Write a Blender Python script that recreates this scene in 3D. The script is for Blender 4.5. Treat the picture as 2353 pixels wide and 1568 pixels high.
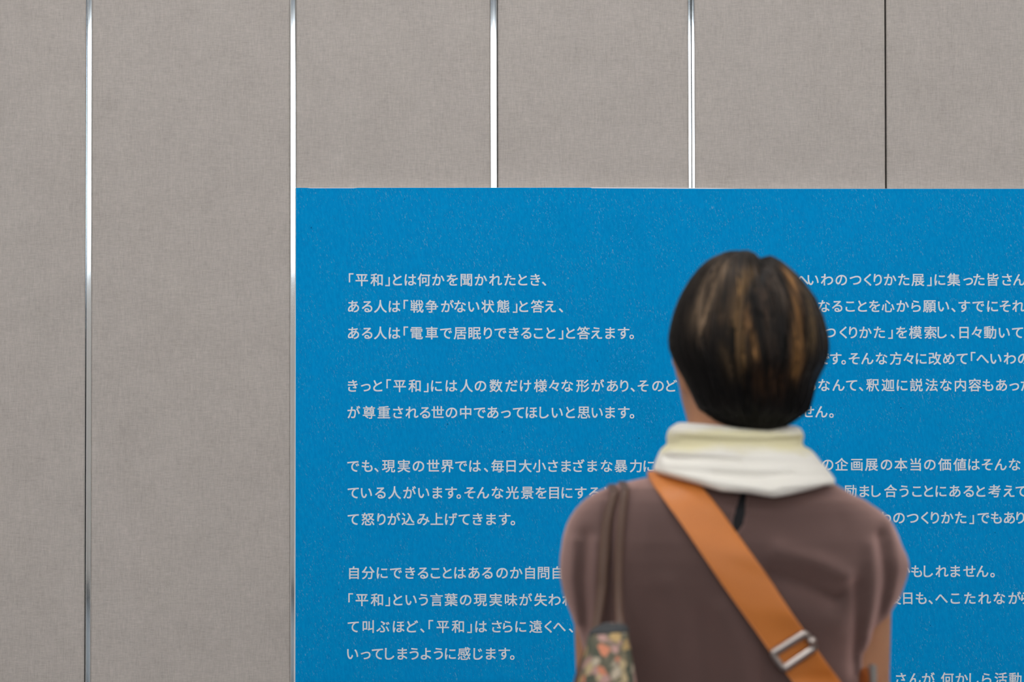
import bpy, bmesh, math, random
import numpy as np
import openvdb
from mathutils import Vector, Matrix, Euler
from mathutils.bvhtree import BVHTree

random.seed(7)
rng = np.random.default_rng(7)
for o in list(bpy.data.objects):
    bpy.data.objects.remove(o)
SC = bpy.context.scene
COL = SC.collection

# ------------------------------------------------------------------ camera
W, H, FPX = 2353.0, 1568.0, 5556.0
CAM_Z = 1.42
YAW, PITCH, ROLL = math.radians(-0.83), math.radians(1.6), math.radians(0.0)
cam = bpy.data.cameras.new('camera')
cam.sensor_fit = 'HORIZONTAL'
cam.sensor_width = 36.0
cam.lens = FPX / W * 36.0
cam.clip_start = 0.05
cam_ob = bpy.data.objects.new('camera', cam)
COL.objects.link(cam_ob)
CAM_R = Matrix.Rotation(YAW, 4, 'Z') @ Matrix.Rotation(math.radians(90) + PITCH, 4, 'X') @ Matrix.Rotation(ROLL, 4, 'Z')
cam_ob.matrix_world = Matrix.Translation((0, 0, CAM_Z)) @ CAM_R
SC.camera = cam_ob
WALL_Y = 4.20
cam.dof.use_dof = True
cam.dof.focus_distance = WALL_Y - 0.01
cam.dof.aperture_fstop = 4.7

# ------------------------------------------------------------------ world, exposure
world = bpy.data.worlds.new('world')
SC.world = world
world.use_nodes = True
world.node_tree.nodes['Background'].inputs[0].default_value = (0.9, 0.95, 1.0, 1)
world.node_tree.nodes['Background'].inputs[1].default_value = 0.3
SC.view_settings.view_transform = 'Standard'
SC.view_settings.look = 'None'
SC.view_settings.exposure = 0.16
SC.view_settings.gamma = 1.0
SC.view_settings.use_curve_mapping = False

LAMP_POWER = 10.7        # radiance of the ceiling light diffusers
WINDOW_POWER = 3.4      # radiance of the daylit windows in the far wall

# ------------------------------------------------------------------ helpers
def at(px, py, Y):
    """World point at depth Y seen at photo pixel (px, py)."""
    d = CAM_R.to_3x3() @ Vector(((px - W / 2) / FPX, -(py - H / 2) / FPX, -1.0))
    return Vector((0, 0, CAM_Z)) + d * (Y / d.y)

def lin(r, g, b):
    f = lambda c: (c / 255.0) / 12.92 if c / 255.0 <= 0.04045 else ((c / 255.0 + 0.055) / 1.055) ** 2.4
    return (f(r), f(g), f(b), 1.0)

def new_obj(name, verts, faces, mat=None, parent=None, smooth=False):
    me = bpy.data.meshes.new(name)
    me.from_pydata([tuple(v) for v in verts], [], [tuple(f) for f in faces])
    me.update()
    ob = bpy.data.objects.new(name, me)
    COL.objects.link(ob)
    if mat: me.materials.append(mat)
    if smooth: me.polygons.foreach_set('use_smooth', [True] * len(me.polygons))
    if parent: ob.parent = parent
    return ob

def bm_obj(name, bm, mat=None, parent=None, smooth=False):
    bmesh.ops.recalc_face_normals(bm, faces=bm.faces)
    me = bpy.data.meshes.new(name)
    bm.to_mesh(me); bm.free()
    ob = bpy.data.objects.new(name, me)
    COL.objects.link(ob)
    if mat: me.materials.append(mat)
    if smooth: me.polygons.foreach_set('use_smooth', [True] * len(me.polygons))
    if parent: ob.parent = parent
    return ob

def box(name, lo, hi, mat, parent=None, bevel=0.0):
    bm = bmesh.new()
    bmesh.ops.create_cube(bm, size=1)
    for v in bm.verts:
        v.co = Vector([lo[i] + (v.co[i] + 0.5) * (hi[i] - lo[i]) for i in range(3)])
    if bevel:
        bmesh.ops.bevel(bm, geom=list(bm.edges), offset=bevel, segments=2, affect='EDGES')
    return bm_obj(name, bm, mat, parent)

def structure(o):
    o['kind'] = 'structure'
    return o

def tag(o, label, cat, group=None):
    o['label'] = label; o['category'] = cat
    if group: o['group'] = group
    return o

def mat_new(name):
    m = bpy.data.materials.new(name)
    m.use_nodes = True
    nt = m.node_tree
    return m, nt, nt.nodes['Principled BSDF']

def N(nt, kind, **kw):
    n = nt.nodes.new(kind)
    for k, v in kw.items():
        if k.startswith('i_'): n.inputs[int(k[2:])].default_value = v
        else: setattr(n, k, v)
    return n

def L(nt, a, b): nt.links.new(a, b)

def simple(name, col, rough=0.6, metal=0.0, bump=None, sheen=0.0):
    m, nt, b = mat_new(name)
    b.inputs['Base Color'].default_value = col
    b.inputs['Roughness'].default_value = rough
    b.inputs['Metallic'].default_value = metal
    if sheen:
        b.inputs['Sheen Weight'].default_value = sheen
    if bump:
        tc = N(nt, 'ShaderNodeTexCoord'); no = N(nt, 'ShaderNodeTexNoise'); bp = N(nt, 'ShaderNodeBump')
        no.inputs['Scale'].default_value = bump[0]; no.inputs['Detail'].default_value = 4
        bp.inputs['Strength'].default_value = bump[1]; bp.inputs['Distance'].default_value = 0.002
        L(nt, tc.outputs['Object'], no.inputs['Vector']); L(nt, no.outputs['Fac'], bp.inputs['Height'])
        L(nt, bp.outputs['Normal'], b.inputs['Normal'])
    return m

def emitter(name, col, strength):
    m, nt, b = mat_new(name)
    b.inputs['Base Color'].default_value = (0.8, 0.8, 0.8, 1)
    b.inputs['Emission Color'].default_value = col
    b.inputs['Emission Strength'].default_value = strength
    return m

# ------------------------------------------------------------------ materials of the room
def fabric_wall():
    m, nt, b = mat_new('wall_fabric')
    tc = N(nt, 'ShaderNodeTexCoord')
    def streak(sx, sz, detail=3):
        mp = N(nt, 'ShaderNodeMapping'); mp.inputs['Scale'].default_value = (sx, 1, sz)
        no = N(nt, 'ShaderNodeTexNoise'); no.inputs['Scale'].default_value = 1; no.inputs['Detail'].default_value = detail
        no.inputs['Roughness'].default_value = 0.65
        L(nt, tc.outputs['Object'], mp.inputs['Vector']); L(nt, mp.outputs['Vector'], no.inputs['Vector'])
        return no.outputs['Fac']
    def mth(op, a, bb, c=None):
        n = N(nt, 'ShaderNodeMath', operation=op)
        for i, x in enumerate((a, bb, c)):
            if x is None: continue
            if isinstance(x, (int, float)): n.inputs[i].default_value = x
            else: L(nt, x, n.inputs[i])
        return n.outputs[0]
    v1 = streak(900, 80); h1 = streak(90, 900); v2 = streak(300, 32, 2); h2 = streak(40, 320, 2); bl = streak(14, 14, 2)
    f = mth('ADD', mth('MULTIPLY', v1, 0.30), mth('MULTIPLY', h1, 0.30))
    f = mth('ADD', f, mth('MULTIPLY', v2, 0.16)); f = mth('ADD', f, mth('MULTIPLY', h2, 0.13)); f = mth('ADD', f, mth('MULTIPLY', bl, 0.11))
    cr = N(nt, 'ShaderNodeValToRGB')
    e = cr.color_ramp.elements
    e[0].position = 0.34; e[0].color = WALL_DARK
    e[1].position = 0.64; e[1].color = WALL_LIGHT
    L(nt, f, cr.inputs[0]); L(nt, cr.outputs[0], b.inputs['Base Color'])
    b.inputs['Roughness'].default_value = 0.85
    b.inputs['Specular IOR Level'].default_value = 0.2
    bp = N(nt, 'ShaderNodeBump'); bp.inputs['Strength'].default_value = 0.15; bp.inputs['Distance'].default_value = 0.0006
    L(nt, f, bp.inputs['Height']); L(nt, bp.outputs['Normal'], b.inputs['Normal'])
    return m
WALL_DARK = lin(157, 150, 144)
WALL_LIGHT = lin(193, 185, 179)

def blue_print():
    m, nt, b = mat_new('blue_print')
    tc = N(nt, 'ShaderNodeTexCoord')
    def noise(scale, rot=0.0, detail=2, rough=0.5, dist=0.0):
        mp = N(nt, 'ShaderNodeMapping'); mp.inputs['Scale'].default_value = scale
        mr = N(nt, 'ShaderNodeMapping'); mr.inputs['Rotation'].default_value = (0, rot, 0)
        no = N(nt, 'ShaderNodeTexNoise'); no.inputs['Scale'].default_value = 1; no.inputs['Detail'].default_value = detail
        no.inputs['Roughness'].default_value = rough; no.inputs['Distortion'].default_value = dist
        L(nt, tc.outputs['Object'], mr.inputs['Vector']); L(nt, mr.outputs['Vector'], mp.inputs['Vector']); L(nt, mp.outputs['Vector'], no.inputs['Vector'])
        return no.outputs['Fac']
    def ramp(fac, p0, p1, v0=0.0, v1=1.0):
        r = N(nt, 'ShaderNodeMapRange'); r.interpolation_type = 'SMOOTHSTEP'
        r.inputs[1].default_value = p0; r.inputs[2].default_value = p1; r.inputs[3].default_value = v0; r.inputs[4].default_value = v1
        L(nt, fac, r.inputs[0]); return r.outputs[0]
    def mth(op, a, bb):
        n = N(nt, 'ShaderNodeMath', operation=op)
        for i, x in enumerate((a, bb)):
            if isinstance(x, (int, float)): n.inputs[i].default_value = x
            else: L(nt, x, n.inputs[i])
        return n.outputs[0]
    def mix(fac, c1, c2):
        n = N(nt, 'ShaderNodeMix', data_type='RGBA')
        for s, x in ((0, fac), (6, c1), (7, c2)):
            if isinstance(x, (tuple, float)): n.inputs[s].default_value = x
            else: L(nt, x, n.inputs[s])
        return n.outputs[2]
    base = mix(ramp(noise((260, 1, 80), 0.15, 4, 0.65), 0.25, 0.75), BLUE_A, BLUE_B)
    # light paper fibres, short slanted strokes in loose clusters
    fib = ramp(noise((640, 1, 190), 0.30, 2, 0.55, 0.7), 0.585, 0.74)
    clus = ramp(noise((26, 1, 17), -0.2, 3, 0.6), 0.36, 0.62)
    c = mix(mth('MULTIPLY', mth('MULTIPLY', fib, clus), 0.62), base, FIBRE)
    fib2 = ramp(noise((900, 1, 330), 0.12, 1, 0.5, 0.3), 0.66, 0.78)
    c = mix(mth('MULTIPLY', fib2, 0.20), c, FIBRE)
    # few dark specks
    vo = N(nt, 'ShaderNodeTexVoronoi'); vo.inputs['Scale'].default_value = 42
    L(nt, tc.outputs['Object'], vo.inputs['Vector'])
    mp = N(nt, 'ShaderNodeMapping'); mp.inputs['Scale'].default_value = (1, 0, 0.7)
    L(nt, tc.outputs['Object'], mp.inputs['Vector']); L(nt, mp.outputs['Vector'], vo.inputs['Vector'])
    sep = N(nt, 'ShaderNodeSeparateColor'); L(nt, vo.outputs['Color'], sep.inputs[0])
    spot = mth('MULTIPLY', ramp(vo.outputs['Distance'], 0.025, 0.055, 1.0, 0.0), ramp(sep.outputs[0], 0.35, 0.9))
    c = mix(mth('MULTIPLY', spot, 0.75), c, SPECK)
    L(nt, c, b.inputs['Base Color'])
    b.inputs['Roughness'].default_value = 0.8
    b.inputs['Specular IOR Level'].default_value = 0.04
    return m
BLUE_A = (0.0, 0.235, 0.57, 1)
BLUE_B = (0.0, 0.285, 0.63, 1)
FIBRE = lin(120, 165, 200)
SPECK = lin(5, 60, 115)

M_FABRIC = fabric_wall()
M_BLUE = blue_print()
M_BOARD = simple('foam_board', lin(225, 222, 222), 0.6)
M_TEXT = simple('white_ink', lin(214, 224, 232), 0.6)
M_CHROME = simple('chrome', (0.80, 0.84, 0.87, 1), 0.07, 1.0)
M_DARK = simple('dark_backing', lin(38, 36, 32), 0.7)
M_PLASTER = simple('room_plaster', lin(214, 208, 202), 0.9, bump=(60, 0.1))
M_WOODCEIL = simple('ceiling_paint', lin(215, 203, 190), 0.9, bump=(40, 0.1))
M_FLOOR = simple('floor_carpet', lin(104, 106, 110), 0.95, bump=(300, 0.4))
M_FRAME = simple('grey_frame', lin(96, 104, 112), 0.4, 0.3)
M_LAMP = emitter('lamp_diffuser', (0.97, 0.99, 1.0, 1), LAMP_POWER)
M_PANE = emitter('daylight_pane', (0.95, 0.98, 1.0, 1), WINDOW_POWER)

# ------------------------------------------------------------------ room shell
RX0, RX1, RY0, CEIL = -4.2, 4.6, -4.0, 4.0
structure(box('floor', (RX0, RY0, -0.05), (RX1, WALL_Y + 0.1, 0.0), M_FLOOR))
structure(box('ceiling', (RX0, RY0, CEIL), (RX1, WALL_Y + 0.1, CEIL + 0.05), M_WOODCEIL))
structure(box('wall_left', (RX0 - 0.1, RY0, 0), (RX0, WALL_Y + 0.1, CEIL), M_PLASTER))
structure(box('wall_right', (RX1, RY0, 0), (RX1 + 0.1, WALL_Y + 0.1, CEIL), M_PLASTER))
structure(box('wall_rear', (RX0 - 0.1, RY0 - 0.1, 0), (RX1 + 0.1, RY0, CEIL), M_PLASTER))
# clerestory windows of the rear wall, seen only as the bright streaks in the chrome strips
for i, (x0, x1) in enumerate(((-3.9, -1.35), (-1.2, 1.35), (1.5, 4.2))):
    fr = structure(box('window_%d' % (i + 1), (x0, RY0, 2.10), (x1, RY0 + 0.05, 3.66), M_FRAME))
    p = box('pane', (x0 + 0.06, RY0 + 0.045, 2.16), (x1 - 0.06, RY0 + 0.06, 3.36), M_PANE, fr)
structure(box('trim_5', (RX0, RY0, 0.0), (RX1, RY0 + 0.02, 0.42), simple('reflected_pale_band', lin(205, 214, 222), 0.6)))  # unseen pale band, added for the low reflections in the chrome strips
structure(box('trim_6', (RX0, RY0, 0.42), (RX1, RY0 + 0.05, 0.51), simple('reflected_dark_band', lin(40, 44, 52), 0.5)))  # unseen dark band, added to make the dark break in those reflections
# ceiling lights
k = 0
for ly in (-1.8, 0.8, 3.0):
    for lx in (-2.8, 0.0, 2.8):
        r = box('ceiling_light', (lx - 0.62, ly - 0.32, CEIL - 0.06), (lx + 0.62, ly + 0.32, CEIL), M_FRAME)
        side = {-2.8: 'left', 0.0: 'middle', 2.8: 'right'}[lx]
        row = {-1.8: 'nearest the windows', 0.8: 'halfway across the room', 3.0: 'nearest the fabric wall'}[ly]
        tag(r, 'rectangular white ceiling light on the %s side of the row %s' % (side, row), 'light', 'ceiling lights')
        box('diffuser', (lx - 0.58, ly - 0.28, CEIL - 0.075), (lx + 0.58, ly + 0.28, CEIL - 0.055), M_LAMP, r)

# the far wall: dark backing, fabric panels hung with gaps, chrome strips in the gaps
wall = structure(box('wall_back', (RX0, WALL_Y + 0.02, 0), (RX1, WALL_Y + 0.1, CEIL), M_DARK))
SEAMS = [(198.2, 212.0, 193.3, 208.0), (666.0, 680.6, 666.5, 681.2), (1126.4, 1144.0, 1130.0, 1147.0), (1580.6, 1595.2, 1587.5, 1602.0), (2032.4, 2036.6, 2038.5, 2042.8)]
def seam_line(xt, xb):
    a = at(xt, 0, WALL_Y); c = at(xb, 1568, WALL_Y)
    g = (c.x - a.x) / (c.z - a.z)
    return lambda z: a.x + g * (z - a.z)
lines = [(seam_line(s[0], s[2]), seam_line(s[1], s[3])) for s in SEAMS]
edges = [(lambda z: RX0, None)]
lefts = [lambda z: at(204, 784, WALL_Y).x - 0.355 * 1.0] + [l[1] for l in lines]
rights = [l[0] for l in lines] + [lambda z: at(2036, 784, WALL_Y).x + 0.335]
# further panels of the same wall beyond the picture on both sides
xl = at(204, 784, WALL_Y).x - 0.36
xr = at(2036, 784, WALL_Y).x + 0.34
for n in range(12):
    lefts.insert(0, (lambda v: (lambda z: max(v - 0.345, RX0)))(xl - 0.355 * n)); rights.insert(0, (lambda v: (lambda z: v))(xl - 0.355 * n))
    lefts.append((lambda v: (lambda z: v))(xr + 0.34 * n)); rights.append((lambda v: (lambda z: min(v + 0.335, RX1)))(xr + 0.34 * n))
for fl, fr in zip(lefts, rights):
    if fr(1.5) - fl(1.5) < 0.02: continue
    bm = bmesh.new()
    vs = [bm.verts.new((f(z), y, z)) for y in (WALL_Y, WALL_Y + 0.02) for (f, z) in ((fl, 0.0), (fr, 0.0), (fr, CEIL), (fl, CEIL))]
    for f in ((0, 1, 2, 3), (7, 6, 5, 4), (0, 4, 5, 1), (1, 5, 6, 2), (2, 6, 7, 3), (3, 7, 4, 0)):
        bm.faces.new([vs[i] for i in f])
    bmesh.ops.recalc_face_normals(bm, faces=bm.faces)
    bmesh.ops.bevel(bm, geom=[e for e in bm.edges if abs(e.verts[0].co.y - WALL_Y) < 1e-6 and abs(e.verts[1].co.y - WALL_Y) < 1e-6], offset=0.0012, segments=2, affect='EDGES')
    structure(bm_obj('wall_panel', bm, M_FABRIC, wall))

def strip(name, la, lb, profile):
    """vertical metal strip: profile = [(fraction across, height off the wall)]"""
    verts, faces = [], []
    zs = [0.0, 0.5, 1.0, 1.25, 1.5, 1.75, 2.0, 2.25, 3.0, CEIL]
    n = len(profile)
    for z in zs:
        for (u, h) in profile:
            verts.append((la(z) + (lb(z) - la(z)) * u, WALL_Y + 0.004 - h, z))
    for i in range(len(zs) - 1):
        for j in range(n - 1):
            faces.append((i * n + j, i * n + j + 1, (i + 1) * n + j + 1, (i + 1) * n + j))
        faces.append((i * n + n - 1, i * n, (i + 1) * n, (i + 1) * n + n - 1))
    o = new_obj(name, verts, faces, M_CHROME)
    structure(o)
    return o
FL = [(0, -.004), (0, .0035), (.06, .0046), (.18, .0050), (.5, .00525), (.82, .0050), (.94, .0046), (1, .0035), (1, -.004)]
P1 = [(0, -.004), (0, .0032), (.05, .0042), (.08, .0034), (.19, .0008), (.21, .0046), (.30, .0049), (.42, .0050), (.68, .0051), (.9, .0049), (.97, .0044), (1, .0035), (1, -.004)]
P3 = [(0, -.004), (0, .0038), (.05, .0048), (.30, .0052), (.62, .0052), (.78, .0050), (.84, .0042), (.92, .0022), (1, -.0020), (1, -.004)]
P4 = [(0, -.004), (0, .0040), (.04, .0050), (.25, .0051), (.42, .0050), (.455, .0044), (.50, -.0030), (.545, .0044), (.58, .0050), (.76, .0051), (.96, .0050), (1, .0040), (1, -.004)]
for i, pr in enumerate((P1, FL, P3, P4)):
    strip('trim_%d' % (i + 1), lines[i][0], lines[i][1], pr)

# ------------------------------------------------------------------ the blue exhibition panel
BACK_Y, FACE_Y, SHEET_Y, TEXT_Y = WALL_Y - 0.0015, 4.1895, 4.1885, 4.1882
RIGHT_PX, BOT_Z = 2353 + 560, 0.62
def slab(name, outline, y0, y1, mat, parent=None):
    """outline: (x, z) loop; a thin board between depths y0 (front) and y1"""
    bm = bmesh.new()
    a = [bm.verts.new((x, y0, z)) for x, z in outline]
    c = [bm.verts.new((x, y1, z)) for x, z in outline]
    bm.faces.new(a); bm.faces.new(list(reversed(c)))
    n = len(a)
    for i in range(n):
        bm.faces.new((a[i], c[i], c[(i + 1) % n], a[(i + 1) % n]))
    return bm_obj(name, bm, mat, parent)
def outline_px(top, left_top, left_bot, Y):
    pts = [at(x, y, Y) for x, y in top]
    a, c = at(*left_top, Y), at(*left_bot, Y)
    g = (c.x - a.x) / (c.z - a.z)
    lp = [(a.x + g * (BOT_Z - a.z), BOT_Z)]
    return lp + [(p.x, p.z) for p in pts] + [(pts[-1].x, BOT_Z)]
panel = slab('exhibition_panel', outline_px([(679.2, 431.6), (820, 431.5), (1355, 431.0), (1361, 430.5), (1640, 432.2), (1700, 433.6), (RIGHT_PX, 433.6)], (679.2, 431.6), (675.7, 1568), FACE_Y), FACE_Y, BACK_Y, M_BOARD)
tag(panel, 'large blue exhibition text panel mounted on the beige fabric wall', 'sign')
sheet = slab('printed_sheet', outline_px([(680, 431.8), (705, 431.8), (714, 432.8), (812, 432.8), (822, 431.8), (1355, 431.4), (1362, 432.8), (1500, 433.5), (1640, 434.2), (1700, 434.0), (RIGHT_PX, 434.0)], (680, 431.8), (678.6, 1568), SHEET_Y), SHEET_Y, FACE_Y - 0.0001, M_BLUE, panel)

Z1 = (780, 600, 2353 / 800); Z2 = (780, 1020, 2323 / 800); Z3 = (1800, 600, 2168 / 553); Z4 = (1850, 1020, 1439 / 503)
TEXT = [
 (Z1, 128, '「平和」とは何かを聞かれたとき、', [79,151,251,325,392,480,571,668,763,858,956,1055,1152,1239,1324,1383]),
 (Z1, 308, 'ある人は「戦争がない状態」と答え、', [95,187,277,372,449,524,624,730,815,908,1003,1106,1187,1245,1338,1425,1497]),
 (Z1, 488, 'ある人は「電車で居眠りできること」と答えます。', [95,187,277,372,449,522,624,720,815,914,1003,1088,1178,1262,1345,1428,1497,1562,1650,1738,1830,1921,1975]),
 (Z1, 845, 'きっと「平和」には人の数だけ様々な形があり、そのど', [90,178,259,333,407,508,586,656,757,858,953,1058,1163,1258,1359,1450,1540,1644,1746,1845,1925,1982,2052,2153,2245]),
 (Z1, 1025, 'が尊重される世の中であってほしいと思います。', [97,200,300,396,490,578,664,757,853,948,1037,1125,1210,1298,1383,1472,1561,1652,1742,1830,1922,1977]),
 (Z2, 150, 'でも、現実の世界では、毎日大小さまざまな暴力に', [92,185,247,328,430,527,625,720,812,905,978,1055,1145,1240,1334,1425,1513,1597,1687,1783,1878,1977,2065]),
 (Z2, 328, 'ている人がいます。そんな光景を目にすると', [92,180,273,368,468,562,654,745,796,870,958,1055,1153,1253,1345,1432,1518,1610,1700,1795]),
 (Z2, 505, 'て怒りが込み上げてきます。', [92,190,280,363,458,560,650,745,832,922,1012,1103,1157]),
 (Z2, 863, '自分にできることはあるのか自問自', [97,192,285,377,472,557,640,720,805,898,987,1085,1180,1272,1362,1455]),
 (Z2, 1043, '「平和」という言葉の現実味が失われ', [75,150,250,322,390,478,560,648,745,842,940,1043,1145,1243,1343,1435,1530]),
 (Z2, 1222, 'て叫ぶほど、「平和」はさらに遠くへ、', [92,192,290,395,487,553,610,690,790,868,945,1050,1122,1210,1310,1393,1468,1545]),
 (Z2, 1403, 'いってしまうように感じます。', [88,175,253,335,420,498,577,660,740,832,925,1010,1100,1153]),
 (Z3, 170, 'へいわのつくりかた展」に集った皆さん', [172,268,393,522,650,760,850,962,1085,1212,1315,1410,1535,1665,1762,1888,2015,2125]),
 (Z3, 408, 'なることを心から願い、すでにそれ', [367,485,602,712,822,943,1075,1195,1317,1443,1532,1630,1757,1885,1998,2120]),
 (Z3, 645, 'つくりかた」を模索し、日々動いて', [420,540,628,740,865,965,1065,1190,1325,1430,1525,1628,1742,1862,1990,2110]),
 (Z3, 880, 'です。そんな方々に改めて「へいわの', [362,472,543,638,757,885,1015,1128,1242,1365,1490,1610,1710,1795,1915,2040,2165]),
 (Z3, 1120, 'るなんて、釈迦に説法な内容もあった', [245,367,497,615,700,805,943,1070,1198,1335,1465,1595,1725,1843,1965,2080,2190]),
 (Z3, 1360, 'ません。', [110,222,343,433]),
 (Z4, 138, 'この企画展の本当の価値はそんな', [58,148,240,340,436,535,630,727,820,917,1017,1110,1197,1285,1378]),
 (Z4, 313, 'と、励まし合うことにあると考えて', [160,222,297,390,467,562,650,735,812,893,985,1075,1155,1245,1340,1420]),
 (Z4, 488, 'わのつくりかた」でもあり', [525,617,707,787,853,935,1023,1095,1173,1257,1343,1415]),
 (Z4, 840, 'かもしれません。', [650,733,810,900,988,1080,1165,1232]),
 (Z4, 1017, '後日も、へこたれながら', [588,675,763,825,897,987,1083,1180,1277,1378,1450]),
 (Z4, 1548, 'さんが、何かしら活動', [630,720,810,850,935,1030,1110,1193,1287,1382]),
]
EM_PX = 31.2
BOLD = 0.0125
tcu = bpy.data.curves.new('lettering', 'FONT')
tcu.size = 1.0; tcu.fill_mode = 'FRONT'; tcu.extrude = 0.003; tcu.offset = 0.0; tcu.resolution_u = 6
tob = bpy.data.objects.new('lettering', tcu); COL.objects.link(tob)
GLYPH = {}
for ch in sorted(set(''.join(t[2] for t in TEXT))):
    tcu.body = ch
    dg = bpy.context.evaluated_depsgraph_get(); dg.update()
    ev = tob.evaluated_get(dg); me = ev.to_mesh()
    vs = np.array([v.co[:] for v in me.vertices]); fs = [tuple(p.vertices) for p in me.polygons]
    ev.to_mesh_clear()
    GLYPH[ch] = (vs, fs, (vs[:, 0].min() + vs[:, 0].max()) / 2)
bpy.data.objects.remove(tob); bpy.data.curves.remove(tcu)
EM = EM_PX / FPX * TEXT_Y
for (zo, zy, s, cs) in TEXT:
    verts, faces = [], []
    y_px = zo[1] + zy / zo[2]
    for ch, c in zip(s, cs):
        p = at(zo[0] + c / zo[2], y_px, TEXT_Y)
        vs, fs, cx = GLYPH[ch]
        # the printed face is bolder than the font: each stroke is widened by overlapping copies
        for ki, (kx, kz) in enumerate(((-1, -1), (1, -1), (1, 1), (-1, 1))):
            b0 = len(verts)
            for v in vs:
                verts.append((p.x + (v[0] - cx + kx * BOLD) * EM, TEXT_Y - v[2] * EM - 0.00004 * ki, p.z + (v[1] - 0.368 + kz * BOLD) * EM))
            faces += [tuple(b0 + i for i in f) for f in fs]
    new_obj('text_line', verts, faces, M_TEXT, sheet)

# ------------------------------------------------------------------ solid modelling on a voxel grid
class Solid:
    def __init__(s, lo, hi, h):
        s.lo = np.array(lo, float); s.h = h
        s.n = np.ceil((np.array(hi) - s.lo) / h).astype(int) + 1
        s.f = np.full(s.n, 1.0, np.float32)
    def sub(s, lo, hi):
        a = np.clip(np.floor((np.array(lo) - s.lo) / s.h).astype(int), 0, s.n)
        b = np.clip(np.ceil((np.array(hi) - s.lo) / s.h).astype(int) + 1, 0, s.n)
        ax = [s.lo[i] + s.h * np.arange(a[i], b[i]) for i in range(3)]
        return tuple(slice(a[i], b[i]) for i in range(3)), ax[0][:, None, None], ax[1][None, :, None], ax[2][None, None, :]
    def put(s, fn, lo, hi, k=0.0, mode='add'):
        m = 0.03 + k
        sl, X, Y, Z = s.sub(np.array(lo) - m, np.array(hi) + m)
        if any(q.stop <= q.start for q in sl): return
        d = np.broadcast_to(fn(X, Y, Z), s.f[sl].shape).astype(np.float32)
        a = s.f[sl]
        if mode == 'add':
            if k:
                hh = np.clip(0.5 + 0.5 * (d - a) / k, 0, 1); r = d * (1 - hh) + a * hh - k * hh * (1 - hh)
            else: r = np.minimum(a, d)
        else:
            d = -d
            if k:
                hh = np.clip(0.5 - 0.5 * (d - a) / k, 0, 1); r = d * (1 - hh) + a * hh + k * hh * (1 - hh)
            else: r = np.maximum(a, d)
        s.f[sl] = r
    def cone(s, a, b, ra, rb, k=0.01, mode='add'):
        a = np.array(a, float); b = np.array(b, float); ab = b - a; L2 = max(ab @ ab, 1e-12)
        def fn(X, Y, Z):
            t = np.clip(((X - a[0]) * ab[0] + (Y - a[1]) * ab[1] + (Z - a[2]) * ab[2]) / L2, 0, 1)
            return np.sqrt((X - a[0] - t * ab[0]) ** 2 + (Y - a[1] - t * ab[1]) ** 2 + (Z - a[2] - t * ab[2]) ** 2) - (ra + (rb - ra) * t)
        r = max(ra, rb)
        s.put(fn, np.minimum(a, b) - r, np.maximum(a, b) + r, k, mode)
    def ball(s, c, r, k=0.01, mode='add'):
        c = np.array(c, float); r = np.array(r, float)
        def fn(X, Y, Z):
            q = np.sqrt(((X - c[0]) / r[0]) ** 2 + ((Y - c[1]) / r[1]) ** 2 + ((Z - c[2]) / r[2]) ** 2)
            return (q - 1) * r.min()
        s.put(fn, c - r, c + r, k, mode)
    def mesh(s):
        g = openvdb.FloatGrid(0.5)
        g.copyFromArray(np.ascontiguousarray(np.clip(s.f, -0.5, 0.5)))
        pts, quads = g.convertToQuads(0.0)
        return np.array(pts) * s.h + s.lo, np.array(quads)[:, ::-1]

def solid_obj(name, solid, mat, parent=None, smooth_iter=3):
    v, q = solid.mesh()
    q = q.astype(np.int64)
    e = np.concatenate([q[:, [0, 1]], q[:, [1, 2]], q[:, [2, 3]], q[:, [3, 0]]])
    for it in range(smooth_iter):
        for lam in (0.5, -0.52):
            acc = np.zeros_like(v); cnt = np.zeros(len(v))
            for a, b in ((0, 1), (1, 0)):
                np.add.at(acc, e[:, a], v[e[:, b]]); np.add.at(cnt, e[:, a], 1)
            v = v + lam * (acc / np.maximum(cnt, 1)[:, None] - v)
    me = bpy.data.meshes.new(name)
    me.from_pydata(v.tolist(), [], q.tolist()); me.update()
    me.polygons.foreach_set('use_smooth', [True] * len(me.polygons))
    ob = bpy.data.objects.new(name, me); COL.objects.link(ob)
    if mat: me.materials.append(mat)
    if parent: ob.parent = parent
    return ob

class Stack:
    """a body of stacked super-elliptic sections; rows = (photo row, left, right, centre depth, half depth)"""
    def __init__(s, rows, Y, p=2.2):
        R = []
        for (py, l, r, yc, hd) in rows:
            a, b = at(l, py, Y), at(r, py, Y)
            R.append((0.5 * (a.z + b.z), a.x, b.x, yc, hd))
        R.sort()
        s.R = np.array(R); s.p = p
    def sec(s, z):
        g = lambda i: np.interp(z, s.R[:, 0], s.R[:, i])
        l, r = g(1), g(2)
        return 0.5 * (l + r), np.maximum(0.5 * (r - l), 1e-3), g(3), np.maximum(g(4), 1e-3)
    def dist(s, X, Y, Z, grow=0.0):
        xc, hw, yc, hd = s.sec(Z)
        q = (np.abs((X - xc) / (hw + grow)) ** s.p + np.abs((Y - yc) / (hd + grow)) ** s.p) ** (1 / s.p)
        d = (q - 1) * np.minimum(hw, hd)
        z0, z1 = s.R[0, 0], s.R[-1, 0]
        return np.maximum(d, np.maximum(z0 - Z, Z - z1))

def smax(a, b, k):
    hh = np.clip(0.5 - 0.5 * (b - a) / k, 0, 1)
    return b * (1 - hh) + a * hh + k * hh * (1 - hh)

# ------------------------------------------------------------------ the person
PY = 2.82
XC = at(1690, 1300, PY).x
def pt(px, py, y): return np.array(at(px, py, y))
def P3d(px, py, y):        # silhouette position measured at the person's own depth, moved to depth y
    q = at(px, py, PY); return np.array((q.x, y, q.z))

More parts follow.
